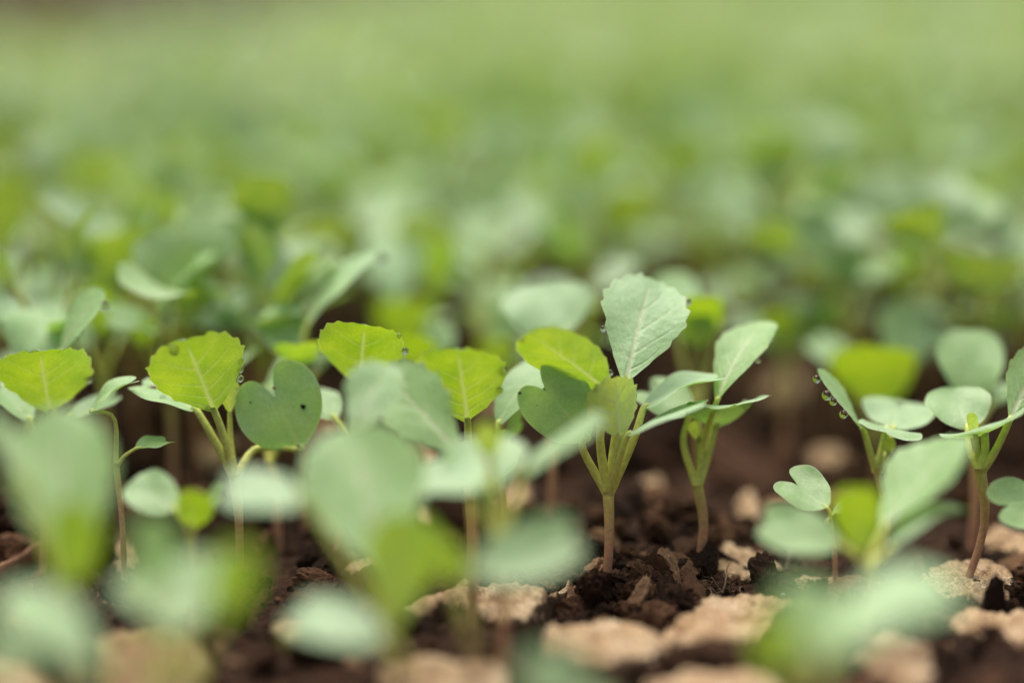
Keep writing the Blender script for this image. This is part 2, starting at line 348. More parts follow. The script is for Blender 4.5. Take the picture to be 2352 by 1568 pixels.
# ------------------------------------------------------------------ ground
PERM = np.concatenate([RNG.permutation(256)] * 2 + [[0, 0]]); GRAD = RNG.normal(size=(256, 2)); GRAD /= np.linalg.norm(GRAD, axis=1)[:, None]
def pn(x, y):
    xi = np.floor(x).astype(int); yi = np.floor(y).astype(int); xf = x - xi; yf = y - yi
    u = xf ** 3 * (xf * (xf * 6 - 15) + 10); v = yf ** 3 * (yf * (yf * 6 - 15) + 10)
    def g(a, b):
        h = PERM[(PERM[(xi + a) & 255] + yi + b) & 255]; return GRAD[h, 0] * (xf - a) + GRAD[h, 1] * (yf - b)
    return (g(0, 0) * (1 - u) + g(1, 0) * u) * (1 - v) + (g(0, 1) * (1 - u) + g(1, 1) * u) * v
def soil_z(x, y):
    wx = x + 0.004 * pn(x / 0.012 + 9, y / 0.012); wy = y + 0.004 * pn(x / 0.012, y / 0.012 + 5)
    z = 0.0065 * pn(x / 0.05, y / 0.05) + 0.004 * (0.35 - np.abs(pn(wx / 0.017, wy / 0.017))) + 0.0024 * (0.3 - np.abs(pn(wx / 0.007 + 3, wy / 0.007)))
    z += 0.0013 * (0.3 - np.abs(pn(wx / 0.0032, wy / 0.0032 + 7))) + 0.0006 * pn(x / 0.0015, y / 0.0015)
    return z - 0.0022
def sdf(px, py, poly):
    "signed distance to a polygon, positive inside"
    d = np.full(px.shape, 1e9); ins = np.zeros(px.shape, bool); n = len(poly)
    for i in range(n):
        ax, ay = poly[i]; bx, by = poly[(i + 1) % n]
        ex, ey = bx - ax, by - ay; wx, wy = px - ax, py - ay
        t = np.clip((wx * ex + wy * ey) / (ex * ex + ey * ey + 1e-15), 0, 1)
        d = np.minimum(d, (wx - ex * t) ** 2 + (wy - ey * t) ** 2)
        c = ((ay <= py) & (by > py)) | ((by <= py) & (ay > py))
        ins ^= c & (px < ax + (py - ay) * ex / (ey if abs(ey) > 1e-12 else 1e-12))
    d = np.sqrt(d); return np.where(ins, d, -d)

STONES = [  # outline on the ground (layout units), height mm, material, label
 ([(925,1425),(990,1385),(1075,1362),(1150,1360),(1215,1368),(1238,1388),(1212,1425),(1165,1440),(1120,1424),(1040,1405),(960,1440)], 4.0, 'stone', 'long tan stone with a knobbly crust, left of the soil mound round the main stem'),
 ([(1238,1392),(1262,1365),(1300,1335),(1328,1300),(1340,1318),(1318,1345),(1280,1375),(1250,1398)], 2.0, 'stone', 'thin tan sliver of stone leaning on the left flank of the main soil mound'),
 ([(1255,1470),(1300,1455),(1370,1448),(1450,1452),(1515,1470),(1512,1505),(1470,1530),(1390,1535),(1310,1525),(1262,1500)], 4.0, 'stone', 'broad tan stone at the bottom centre below the main soil mound'),
 ([(1500,1492),(1560,1440),(1620,1400),(1690,1386),(1770,1388),(1815,1398),(1775,1430),(1742,1462),(1690,1492),(1600,1500),(1540,1505)], 4.0, 'stone', 'pale crusty tan stone right of the main soil mound'),
 ([(1638,1290),(1655,1272),(1700,1268),(1752,1285),(1785,1312),(1752,1332),(1700,1328),(1652,1312)], 3.0, 'stone', 'angular tan stone behind the bark sliver, right of the second sharp stem'),
 ([(1688,1172),(1705,1155),(1735,1165),(1752,1192),(1742,1212),(1708,1214),(1690,1198)], 6.0, 'stone', 'small blurred pinkish tan stone in the dark gap behind the second sharp stem'),
 ([(2112,1340),(2150,1312),(2220,1298),(2290,1306),(2322,1340),(2308,1378),(2240,1385),(2160,1372)], 3.0, 'stone', 'wide tan stone behind the foot of the right sharp seedling'),
 ([(2258,1240),(2290,1226),(2360,1240),(2420,1255),(2420,1285),(2340,1275),(2270,1262)], 3.0, 'stone', 'narrow pale tan stone at the right edge, farther back'),
 ([(2190,1435),(2225,1415),(2300,1412),(2420,1425),(2420,1475),(2330,1482),(2240,1468)], 2.5, 'stone', 'flat tan stone at the right edge below the sharp seedling'),
 ([(1975,1520),(2010,1485),(2080,1478),(2130,1502),(2142,1560),(2100,1610),(2020,1600)], 4.0, 'stone', 'blurred tan stone under the front bottom right leaves'),
 ([(1825,1340),(1850,1320),(1920,1318),(1985,1326),(2010,1345),(1950,1358),(1870,1360)], 1.8, 'stone', 'crumbly tan stone at the foot of the tiny one lobed seedling'),
 ([(885,1560),(920,1532),(1010,1525),(1100,1535),(1160,1560),(1150,1640),(1000,1660),(900,1640)], 4.0, 'stone', 'blurred orange tan stone at the bottom edge left of centre'),
 ([(235,1500),(290,1462),(370,1458),(440,1480),(475,1530),(460,1600),(340,1640),(240,1590)], 4.0, 'stone_moss', 'mossy yellowish stone at the bottom left'),
 ([(-60,1560),(0,1540),(70,1545),(115,1575),(100,1640),(-40,1660)], 4.0, 'stone', 'blurred tan stone in the bottom left corner'),
 ([(790,1320),(812,1294),(850,1288),(880,1300),(876,1326),(835,1336)], 2.5, 'stone', 'small tan stone right of the pinkish bare stem left of centre'),
 ([(630,1450),(665,1425),(720,1422),(765,1440),(760,1466),(700,1474),(650,1470)], 2.5, 'stone_moss', 'low mossy stone below the wide blurred leaf left of centre'),
 ([(1125,1172),(1150,1140),(1195,1132),(1222,1150),(1215,1180),(1170,1194)], 5.0, 'stone', 'tan stone showing between the blurred front leaves and the main stem'),
 ([(440,1060),(470,1034),(520,1030),(552,1052),(548,1082),(490,1088)], 5.0, 'stone', 'blurred orange stone behind the stem of the sharp left seedling'),
 ([(15,1200),(25,1172),(62,1165),(90,1184),(84,1208),(45,1214)], 4.0, 'stone', 'small tan stone at the left edge above the bark strip'),
 ([(915,1075),(960,1045),(1035,1060),(1060,1084),(1010,1100),(950,1098)], 5.0, 'stone', 'blurred pinkish stone seen under the serrated pale leaf in the centre'),
 ([(1490,1600),(1530,1562),(1640,1555),(1760,1570),(1790,1620),(1640,1650)], 3.5, 'stone', 'blurred tan stone at the bottom edge right of centre'),
 ([(940,1190),(962,1172),(985,1182),(980,1204),(955,1210)], 3.0, 'stone', 'tiny tan stone among the blurred front leaves in the centre'),
 ([(1085,960),(1110,935),(1165,930),(1200,950),(1180,975),(1120,985)], 7.0, 'stone', 'pinkish tan stone behind the right yellow leaf of the centre'),
 ([(1455,1150),(1475,1120),(1515,1118),(1530,1140),(1500,1160)], 5.0, 'stone', 'small blurred tan stone between the main stem and the second sharp stem'),
 ([(1750,930),(1775,895),(1830,890),(1860,915),(1830,945),(1780,948)], 8.0, 'stone', 'far blurred pinkish stone in the dark gap left of the right lime leaf'),
 ([(1850,1075),(1880,1050),(1930,1052),(1945,1078),(1900,1095)], 6.0, 'stone', 'blurred brown stone in the gap above the tiny seedling'),
 ([(700,1010),(730,985),(790,990),(800,1020),(750,1030)], 6.0, 'stone', 'blurred tan stone right of the green heart leaf'),
 ([(250,1285),(275,1258),(310,1262),(330,1290),(300,1312),(262,1310)], 2.5, 'stone', 'tan stone behind the bluish wide leaf at lower left'),
]
SPOLY = [np.array([ray_ground(*q)[:2] for q in s[0]]) for s in STONES]
SPOLY = [q.mean(0) + (q - q.mean(0)) * 1.14 for q in SPOLY]
def stone_mask(x, y):
    "1 inside a stone, falling to 0 six millimetres outside"
    m = np.zeros(x.shape)
    for p in SPOLY:
        lo = p.min(0) - 0.012; hi = p.max(0) + 0.012
        k = (x > lo[0]) & (x < hi[0]) & (y > lo[1]) & (y < hi[1])
        if k.any(): m[k] = np.maximum(m[k], np.clip((sdf(x[k], y[k], p) + 0.003) / 0.004, 0, 1))
    return m
MOUNDS = [(ray_ground(1400, 1385), 0.011, -0.0012), (ray_ground(1520, 1340), 0.010, 0.0035), (ray_ground(1300, 1320), 0.007, 0.004), (ray_ground(2215, 1370), 0.007, 0.003), (ray_ground(1480, 1240), 0.016, 0.004), (ray_ground(60, 1230), 0.015, 0.006), (ray_ground(1650, 1480), 0.006, 0.002), (ray_ground(2260, 1440), 0.009, 0.003)]
def ground_z(x, y):
    z = soil_z(x, y)
    for c, r, h in MOUNDS: z = z + h * np.exp(-((x - c[0]) ** 2 + (y - c[1]) ** 2) / (r * r))
    return z - 0.0035 * stone_mask(x, y)
ys = [0.26]
while ys[-1] < 7.0:
    y = ys[-1]; ys.append(y + (0.0010 if y < 0.40 else 0.0008 if y < 0.60 else 0.0016 if y < 0.8 else 0.012 * y))
ys = np.array(ys); uc = np.linspace(-1, 1, 561)
GY = np.repeat(ys[:, None], 561, 1); GX = uc[None] * (0.33 * GY + 0.03)
GZ = ground_z(GX, GY)
GZ += 0.004 * np.clip((GY - 1.2), 0, 1) * pn(GX / 0.03, GY / 0.03)
mb = MB(); i = np.arange(len(ys) - 1)[:, None] * 561; j = np.arange(560)[None]
mb.add(np.stack([GX, GY, GZ], -1).reshape(-1, 3), [np.stack([i + j, i + j + 1, i + 562 + j, i + 561 + j], -1).reshape(-1, 4)])
tag(link('soil', mb.mesh('soil', [M['soil']])), kind='structure')
mb = MB(); R = 150; mb.add([(-R, -R, -0.02), (R, -R, -0.02), (R, R, -0.02), (-R, R, -0.02)], [np.array([(0, 1, 2, 3)])])
tag(link('ground', mb.mesh('ground', [M['path']])), kind='structure')

for (px_, h, mk, lab), poly in zip(STONES, SPOLY):
    h *= 0.85
    c = poly.mean(0); lo = poly.min(0) - 0.003; hi = poly.max(0) + 0.003; st = 0.0003 if c[1] < 0.62 else 0.0009
    nx = int((hi[0] - lo[0]) / st) + 2; ny = int((hi[1] - lo[1]) / st) + 2
    X, Y = np.meshgrid(np.linspace(lo[0], hi[0], nx), np.linspace(lo[1], hi[1], ny))
    d = sdf(X + 0.0022 * pn(X / 0.005, Y / 0.005) + 0.0010 * pn(X / 0.0016, Y / 0.0016), Y + 0.0022 * pn(X / 0.005 + 4, Y / 0.005) + 0.0010 * pn(X / 0.0016, Y / 0.0016 + 8), poly)
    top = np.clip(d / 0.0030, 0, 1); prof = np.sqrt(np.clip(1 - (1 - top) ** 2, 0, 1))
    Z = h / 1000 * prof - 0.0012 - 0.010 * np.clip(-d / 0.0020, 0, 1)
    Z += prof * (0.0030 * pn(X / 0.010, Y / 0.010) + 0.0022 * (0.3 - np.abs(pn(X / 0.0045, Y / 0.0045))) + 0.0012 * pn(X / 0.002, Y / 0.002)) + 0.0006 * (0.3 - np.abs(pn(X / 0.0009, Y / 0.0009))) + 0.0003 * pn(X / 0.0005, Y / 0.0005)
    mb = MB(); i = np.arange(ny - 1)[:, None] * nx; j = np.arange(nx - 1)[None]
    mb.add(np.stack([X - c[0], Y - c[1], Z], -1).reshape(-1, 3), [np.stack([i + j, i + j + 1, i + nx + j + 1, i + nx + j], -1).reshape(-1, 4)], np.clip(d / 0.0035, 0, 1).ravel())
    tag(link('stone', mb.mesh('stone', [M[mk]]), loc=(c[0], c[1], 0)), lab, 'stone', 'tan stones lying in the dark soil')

# crumbs of peat and dry fibres: too many to count
def ico(sub):
    t = (1 + 5 ** .5) / 2; v = [(-1, t, 0), (1, t, 0), (-1, -t, 0), (1, -t, 0), (0, -1, t), (0, 1, t), (0, -1, -t), (0, 1, -t), (t, 0, -1), (t, 0, 1), (-t, 0, -1), (-t, 0, 1)]
    f = [(0, 11, 5), (0, 5, 1), (0, 1, 7), (0, 7, 10), (0, 10, 11), (1, 5, 9), (5, 11, 4), (11, 10, 2), (10, 7, 6), (7, 1, 8), (3, 9, 4), (3, 4, 2), (3, 2, 6), (3, 6, 8), (3, 8, 9), (4, 9, 5), (2, 4, 11), (6, 2, 10), (8, 6, 7), (9, 8, 1)]
    v = [np.array(q) / np.linalg.norm(q) for q in v]
    for _ in range(sub):
        g = []; cache = {}
        def md(a, b):
            k = (min(a, b), max(a, b))
            if k not in cache: q = v[a] + v[b]; cache[k] = len(v); v.append(q / np.linalg.norm(q))
            return cache[k]
        for a, b, c in f: x, y, z = md(a, b), md(b, c), md(c, a); g += [(a, x, z), (b, y, x), (c, z, y), (x, y, z)]
        f = g
    return np.array(v), np.array(f)
def lumpy(V, amp, freq, seed, octs=4):
    r = np.random.default_rng(seed); W = V.copy(); f = freq; a_ = amp
    for k in range(octs):
        d = sum(np.sin(W @ (r.normal(size=3) * f) + r.random() * 6.28) for _ in range(4)) / 2
        if k: d = 0.8 - np.abs(d) * 1.3
        W = W * (1 + a_ * d)[:, None]; f *= 2.3; a_ *= 0.62
    return W
IV1, IF1 = ico(1); IV2, IF2 = ico(2); IV3, IF3 = ico(3); IV5, IF5 = ico(5)
SHAPES1 = [lumpy(IV1, 0.22, 1.3, k, 2) for k in range(16)]; SHAPES2 = [lumpy(IV3, 0.24, 1.3, 50 + k, 4) for k in range(20)]
def rot3(r):
    q = r.normal(size=4); q /= np.linalg.norm(q); a, b, c, d = q
    return np.array([[1 - 2 * (c * c + d * d), 2 * (b * c - a * d), 2 * (b * d + a * c)], [2 * (b * c + a * d), 1 - 2 * (b * b + d * d), 2 * (c * d - a * b)], [2 * (b * d - a * c), 2 * (c * d + a * b), 1 - 2 * (b * b + c * c)]])
mb = MB(); NC = 11000
u = RNG.random(NC); cy = 0.36 + 0.50 * u ** 1.3; cx = (RNG.random(NC) * 2 - 1) * (0.285 * cy + 0.01)
near = RNG.random(NC) < 0.35
for k in np.where(near)[0]:
    c, r, h = MOUNDS[RNG.choice([0, 0, 1, 1, 2, 3, 4, 5, 7])]; q = RNG.normal(size=2) * r * 0.9; cx[k], cy[k] = c[0] + q[0], c[1] + q[1]
bx_ = np.array([(1390, 1.0), (1592, 1.055), (2200, 1.0), (1918, .985), (548, 1.01), (285, 1.0), (757, 1.03), (2050, 1.02)])
for k in range(420):
    b_ = ground_at(bx_[k % 8][0], bx_[k % 8][1] * D0); an = RNG.random() * 6.28; rd = 0.0016 + abs(RNG.normal()) * .0035
    cx[k], cy[k] = b_[0] + rd * math.cos(an), b_[1] + rd * math.sin(an)
cz = ground_z(cx, cy); sm = stone_mask(cx, cy)
for k in range(NC):
    if sm[k] > 0.5 and RNG.random() < 0.97: continue
    big = RNG.random() < (0.22 if not near[k] else 0.14)
    s = (0.0011 + 0.0034 * RNG.random() ** 2.2) * (1.0 if cy[k] < 0.5 or RNG.random() < .5 else 2.0) if big else 0.00025 + 0.0007 * RNG.random() ** 2
    if sm[k] > 0.5: s *= 0.5
    sh = SHAPES2[RNG.integers(20)] if big else SHAPES1[RNG.integers(16)]
    v = (sh * np.array((1.3, 0.85, 0.55)) * np.exp(RNG.normal(size=3) * .25)) @ rot3(RNG).T * s + (cx[k], cy[k], cz[k] + (0.0035 if sm[k] > 0.5 else 0) + s * 0.15)
    mb.add(v, [IF3 if big else IF1], np.full(len(v), RNG.random() ** 1.8))
tag(link('soil_crumbs', mb.mesh('crumbs', [M['crumb']], smooth=False)), 'loose dark brown crumbs of peat lying all over the soil', 'soil', kind='stuff')
mb = MB()
for k in range(1500):
    if k < 800: c, r, h = MOUNDS[RNG.choice([0, 0, 0, 1, 1, 2, 3, 7])]; q = c[:2] + RNG.normal(size=2) * r * 0.9
    else: yy = 0.38 + 0.3 * RNG.random(); q = np.array(((RNG.random() * 2 - 1) * 0.28 * yy, yy))
    L = 0.0015 + 0.005 * RNG.random() ** 1.5; a = RNG.random() * 6.28; bend = RNG.normal() * 0.9; pts = []; p = np.array((q[0], q[1], 0.0)); rise = RNG.random() * 0.6
    for i in range(5):
        zz = ground_z(np.array([p[0]]), np.array([p[1]]))[0]; pts.append((p[0], p[1], zz + 0.0002 + rise * L * math.sin(i / 4 * 3.0) * 0.6))
        a += bend * 0.4; p = p + np.array((math.cos(a), math.sin(a), 0)) * L / 4
    v, f, t = tube(pts, (0.00009 + 0.00012 * RNG.random(), 0.00005), n=8, k=4); mb.add(v, f, np.full(len(v), RNG.random()))
tag(link('dry_fibres', mb.mesh('fibres', [M['fibre']])), 'thin dry brown fibres curling out of the peat soil', 'fibre', kind='stuff')
# pieces lying on the soil
def lump(name, loc, s, mk, lab, cat, seed, amp=0.13, rz=0.0, ry=0.0, group=None):
    V_, F_ = (IV5, IF5) if name == 'soil_clod' else (IV3, IF3); v = lumpy(V_, amp * 1.5, 1.5, seed, 5 if name == 'soil_clod' else 2) * np.array(s); c, d = math.cos(ry), math.sin(ry)
    v = v @ np.array([[c, 0, d], [0, 1, 0], [-d, 0, c]]).T
    c, d = math.cos(rz), math.sin(rz); v = v @ np.array([[c, -d, 0], [d, c, 0], [0, 0, 1]]).T
    mb = MB(); mb.add(v, [F_], np.clip(0.3 + 0.5 * pn(v[:, 0] / .0012 + v[:, 2] / .0017, v[:, 1] / .0012), 0, 1)); return tag(link(name, mb.mesh(name, [M[mk]]), loc=loc), lab, cat, group)
def strip(name, pts, rad, mk, lab, cat, flat=0.35, k=10):
    c = np.mean(pts, 0); v, f, t = tube(np.array(pts) - c, rad, n=26, k=k, flat=flat); v = v + 0.0004 * np.stack([pn(v[:, 0] / .002, v[:, 1] / .002 + q) for q in (1, 5, 9)], -1) * 1.5
    mb = MB(); mb.add(v, f, t); return tag(link(name, mb.mesh(name, [M[mk]]), loc=c), lab, cat)
def g3(x, y, z=0.0): p = ray_ground(x, y); return (p[0], p[1], z + float(ground_z(np.array([p[0]]), np.array([p[1]]))[0]))
strip('bark_strip', [g3(-40, 1330, .003), g3(30, 1305, .004), g3(85, 1290, .004), g3(150, 1268, .003)], (0.002, 0.0028, 0.003, 0.002), 'wood', 'splintery brown strip of bark lying at the left edge', 'bark')
strip('bark_strip', [g3(1600, 1255, .003), g3(1640, 1285, .003), g3(1690, 1300, .002), g3(1735, 1322, .001)], (0.0014, 0.0018, 0.0016, 0.0008), 'grain', 'black bark sliver lying right of the second sharp stem', 'bark')
strip('twig', [g3(1808, 1310, .000), g3(1815, 1290, .003), g3(1820, 1262, .006)], (0.0006, 0.0005, 0.0004), 'fibre', 'short reddish twig standing in the soil left of the tiny seedling', 'twig', 1)
strip('twig', [g3(1660, 1365, .000), g3(1666, 1350, .003), g3(1675, 1325, .005)], (0.0003, 0.00025, 0.0002), 'fibre', 'thin brown twig sticking up behind the pale crusty stone', 'twig', 1)
lump('soil_clod', g3(1320, 1325, .002), (.004, .003, .0036), 'clod', 'dark fibrous clod standing just left of the main stem', 'clod', 3, .16)
lump('soil_clod', g3(1480, 1350, .0), (.005, .004, .0026), 'clod', 'brown rounded clod just right of the main stem', 'clod', 5, .16)
lump('soil_clod', g3(1545, 1370, .001), (.006, .004, .003), 'clod', 'large brown clod farther right of the main stem', 'clod', 8, .16)
lump('soil_clod', g3(1430, 1425, -.001), (.005, .003, .0018), 'clod', 'dark smooth clod in front of the main stem', 'clod', 11, .15)
lump('soil_clod', g3(2275, 1365, .001), (.003, .0022, .0026), 'clod', 'pointed brown clod beside the foot of the right sharp seedling', 'clod', 13, .2)
lump('soil_clod', g3(2260, 1470, .001), (.004, .003, .004), 'clod', 'dark peaked clod on the flat stone at the right edge', 'clod', 17, .2)
lump('soil_clod', g3(1660, 1520, .001), (.010, .005, .003), 'clod', 'blurred dark clod in front of the pale crusty stone', 'clod', 19, .13)
lump('soil_clod', g3(1745, 1415, .004), (.0035, .002, .002), 'clod', 'small dark clod lying on top of the pale crusty stone', 'clod', 23, .15)
lump('soil_clod', g3(245, 1290, .002), (.003, .003, .006), 'clod', 'black upright clod right of the bark strip at the left', 'clod', 29, .16)
lump('soil_clod', g3(40, 1235, .003), (.011, .008, .006), 'clod', 'dark crumbly clod at the left edge behind the bark strip', 'clod', 31, .16)
lump('soil_clod', g3(1560, 1225, .002), (.010, .008, .005), 'clod', 'softly blurred dark clod behind the second sharp stem', 'clod', 37, .18)
for k, (x, y, s, lab) in enumerate([(1796, 1500, .0004, 'tiny white grain on the soil left of the front right leaves'), (2526 * .919, 1408, .0006, 'white grain on the soil at the right edge'), (1798, 1364, .0005, 'white grain in the soil right of the pale crusty stone'), (690, 1265, .001, 'pale rounded grain in the soil left of the pinkish bare stem')]):
    lump('grit', g3(x, y, .0008), (s, s, s), 'white_grain', lab, 'grit', 60 + k)

# ------------------------------------------------------------------ the seedlings one can tell apart
G_SHARP = 'seedlings in focus'; G_FRONT = 'out of focus seedlings in front'; G_BACK = 'softly blurred seedlings just behind'
P('tall sharp seedling in the centre right with one upright pale leaf and one yellow leaf', 1.0, 1390, (1397, 1128), [
  ('T', (1434, 882, -3), (1494, 638, 16), (96, 24, 0), dict(via=(1414, 1000, 1), bend=1.5, cup=.12, sr=.001, tooth=.042)),
  ('O', (1402, 904, -1), (1212, 766, -18), (38, -52, -6), dict(via=(1378, 1000, -1), bend=1, cup=.2, sr=.0010, tooth=.02)),
  ('O', (1422, 1006, -5), (1414, 866, -9), (56, 4, 3), dict(via=(1410, 1070, -3), fold=.3, mat='young_leaf', sr=.0010, tooth=.06)),
  ('C', (1352, 1005, -2), (1222, 862, -6), (60, -54, 0), dict(via=(1338, 1030, -1), notch=.26, bend=-1, cup=.05, sr=.0009)),
  ('C', (1478, 938, 1), (1654, 866, 5), (-12, -14, 9), dict(via=(1455, 1010, 0), notch=.15, bend=1.5, sr=.0010)),
  ('C', (1440, 1000, -6), (1622, 924, -8), (2, -12, 10), dict(via=(1420, 1060, -4), notch=.12, bend=.5, cup=.02, wave=.2, sr=.0009)),
  ], group=G_SHARP, stem_r=(.00105, .0011, .0014))
P('sharp seedling right of the tallest one with a narrow upright pale leaf', 1.02, 1592, (1602, 1112), [
  ('T', (1645, 925, -3), (1756, 738, 13), (46, 26, -5), dict(via=(1615, 1020, 2), bend=2.5, cup=.2)),
  ('C', (1643, 978, 4), (1700, 930, -12), (104, -24, 0), dict(via=(1630, 1030, 3), notch=.12, cup=.15, bend=2, sr=.001)),
  ('C', (1582, 955, 3), (1478, 888, 12), (22, -40, 6), dict(via=(1570, 1020, 3), notch=.25)),
  ('R', (1606, 1010, 3), (1600, 962, 0), (16, 0, 2), dict(mat='young_leaf', fold=.3))], group=G_SHARP, stem_r=(.001, .0011, .0014), lean=(.002, 0, 0))
P('sharp seedling near the right edge with a leaning brownish stem and one flat wide leaf', 1.0, 2200, (2252, 1075), [
  ('C', (2262, 996, 3), (2268, 982, -12), (92, -28, 0), dict(via=(2262, 1040, 1), notch=.06, bend=1, cup=.1, sr=.0011)),
  ('R', (2222, 985, 6), (2190, 890, 16), (72, -6, 0), dict(via=(2225, 1030, 4), mat='seed_leaf')),
  ('T', (2318, 968, 0), (2392, 800, 10), (50, 24, 0), dict(via=(2286, 1035, 0), sr=.001)),
  ('R', (2240, 1000, 2), (2232, 948, 0), (14, 2, 0), dict(mat='young_leaf', fold=.3))], group=G_SHARP, stem_r=(.0010, .0010, .0015), lean=(.0035, 0, 0))
P('sharp seedling with an edge on leaf hung with drops, second from right', 1.02, 2050, (2012, 1072), [
  ('T', (1985, 992, 0), (1878, 852, -2), (11, -8, 8), dict(via=(1996, 1030, 0), bend=.5, cup=.05, wave=.2)),
  ('C', (2036, 984, 3), (2036, 1002, -9), (78, 18, 0), dict(via=(2025, 1030, 2), notch=.06, bend=1, cup=.05)),
  ('R', (2052, 985, 6), (2066, 916, 20), (84, 2, 0), dict(via=(2040, 1030, 5), mat='seed_leaf')),
  ('R', (2040, 1045, 2), (2046, 1005, 0), (14, 0, 0), dict(mat='young_leaf'))], group=G_SHARP, stem_r=(.0008, .0008, .0010))
P('tiny sharp seedling with a single small lobed seed leaf on a thread thin stem', .985, 1918, (1906, 1190), [
  ('C', (1900, 1166, 0), (1802, 1092, 9), (30, -37, 4), dict(via=(1906, 1178, 0), notch=.3, cup=.15, sr=.0004)),
  ('C', (1912, 1180, 1), (1968, 1140, 8), (10, -24, 4), dict(notch=.2, sr=.0004))], group=G_SHARP, stem_r=(.0007, .0006, .0006))
P('sharp seedling cut by the right edge with a green two lobed seed leaf', .98, 2420, (2410, 1250), [
  ('C', (2395, 1140, 0), (2282, 1168, -5), (26, 56, -4), dict(notch=.3, sr=.0006)),
  ('C', (2420, 1150, 2), (2500, 1090, 6), (26, 46, 2), dict(notch=.2, sr=.0006))], group=G_SHARP, stem_r=(.0009, .0008, .001))
P('sharp seedling at left with a broad yellow veined leaf and a green heart shaped leaf', 1.01, 548, (540, 1090), [
  ('C', (452, 942, 2), (316, 884, 9), (12, -34, 8), dict(via=(498, 1020, 2), notch=.2, bend=1, sr=.0010)),
  ('O', (492, 942, 0), (424, 780, -17), (96, -38, 0), dict(via=(517, 1010, 0), bend=.6, cup=.2, sr=.0010, tooth=.035)),
  ('T', (528, 955, 3), (534, 878, 0), (20, 0, 3), dict(via=(530, 1010, 3), mat='young_leaf', sr=.0007)),
  ('C', (690, 1032, 5), (606, 858, 2), (92, -43, 0), dict(via=(590, 1030, 6), notch=.3, cup=.05, sr=.0010))], group=G_SHARP, stem_r=(.0009, .001, .0015))
P('seedling at the left edge with a wide yellow leaf before a drop tipped narrow leaf', 1.03, 95, (108, 1095), [
  ('O', (116, 952, 0), (90, 806, -17), (98, -30, 0), dict(bend=.8, cup=.2)),
  ('C', (72, 968, 0), (-12, 876, 6), (32, -18, 5), dict(notch=.2)),
  ('C', (158, 962, 2), (272, 905, 8), (14, -30, 6), dict(notch=.2)),
  ('T', (134, 820, 7), (236, 668, 5), (24, 17, -6), dict(via=(122, 950, 5), bend=1, cup=.12, wave=.3))], group=G_SHARP)
P('slim sharp seedling with a small narrow seed leaf right of the left yellow leaf', 1.0, 285, (266, 1062), [
  ('C', (208, 946, 0), (318, 868, 3), (14, -26, 8), dict(via=(262, 960, 0), notch=.25, bend=1, sr=.0005)),
  ('C', (312, 1030, 1), (388, 1012, 5), (4, -16, 6), dict(via=(285, 1048, 0), notch=.2, sr=.0005))], group=G_SHARP, stem_r=(.0008, .0007, .0008))
P('seedling in the centre with a wide lime leaf dripping at its right tip', 1.0, 1078, (1076, 1100), [
  ('O', (1074, 968, 0), (1050, 800, -17), (110, 14, 0), dict(bend=.8, cup=.25, sr=.0010, tooth=.025)),
  ('C', (1110, 1075, 3), (1175, 1015, 10), (25, 30, 3), dict(notch=.2)),
  ('R', (1078, 1060, -2), (1070, 1010, -4), (18, 0, 0), dict(mat='young_leaf'))], group=G_SHARP)
P('seedling left of centre with a rounded lime leaf on a pinkish bare stem', 1.03, 757, (812, 1030), [
  ('O', (826, 882, 0), (838, 744, -16), (94, 6, 0), dict(bend=.6, cup=.2, tooth=.025)),
  ('C', (770, 960, 3), (700, 900, 8), (20, -30, 5), dict(notch=.2))], group=G_SHARP, stem_r=(.0008, .0008, .001))
P('seedling behind the green heart leaf with one pale cupped seed leaf', 1.06, 640, (620, 1060), [
  ('C', (612, 900, 4), (744, 818, 10), (22, -40, 7), dict(via=(606, 980, 4), notch=.2, bend=2)),
  ('C', (640, 930, 3), (560, 900, 10), (10, -28, 6), dict(notch=.2))], group=G_SHARP)
P('seedling left of the tallest one with an arching pale notched seed leaf', 1.02, 1155, (1150, 1090), [
  ('C', (1143, 975, 0), (1284, 836, 6), (-22, -34, 6), dict(via=(1144, 1030, 0), notch=.16, bend=3.0)),
  ('C', (1160, 1000, 2), (1200, 960, 8), (20, 10, 5), dict(notch=.2))], group=G_SHARP, stem_r=(.0008, .0008, .001))
# in front of the plane in focus
P('blurred front seedling at right with a round lime leaf between two pale seed leaves', .90, 1992, (1994, 1310), [
  ('R', (1978, 1268, -2), (1966, 1120, -14), (64, 4, 0), dict(bend=1)),
  ('T', (2030, 1215, 3), (2188, 1002, 14), (55, 42, -12), dict(sr=.001)),
  ('C', (1930, 1250, 0), (1752, 1198, 4), (10, -54, 4), dict(notch=.04)),
  ('C', (2042, 1262, 0), (2230, 1172, 3), (16, -30, 7), dict(notch=.12, bend=3))], group=G_FRONT)
P('very blurred pale seedling at the bottom right', .74, 1900, (1890, 1580), [
  ('T', (1900, 1500, 0), (2185, 1335, 6), (30, 74, -11), dict(bend=2)),
  ('T', (1890, 1540, 0), (1868, 1335, 12), (98, 12, 4), dict()),
  ('R', (1792, 1570, -2), (1775, 1415, -10), (48, 4, 0), dict())], group=G_FRONT)
P('dark blurred seedling cut off by the bottom edge right of centre', .73, 1265, (1262, 1700), [
  ('T', (1262, 1640, 0), (1262, 1490, 4), (84, 0, 2), dict()), ('C', (1300, 1660, 0), (1400, 1600, 5), (10, -40, 4), dict())], group=G_FRONT)
P('large blurred seedling at the left edge with a tall pale leaf over a lime one', .82, 150, (158, 1430), [
  ('T', (165, 1330, -1), (128, 935, 20), (122, -8, 0), dict(sr=.0012)),
  ('R', (165, 1345, -6), (176, 1150, -16), (60, 2, 0), dict(sr=.0009)),
  ('T', (60, 1110, 2), (-20, 945, 8), (40, 20, 2), dict())], group=G_FRONT)
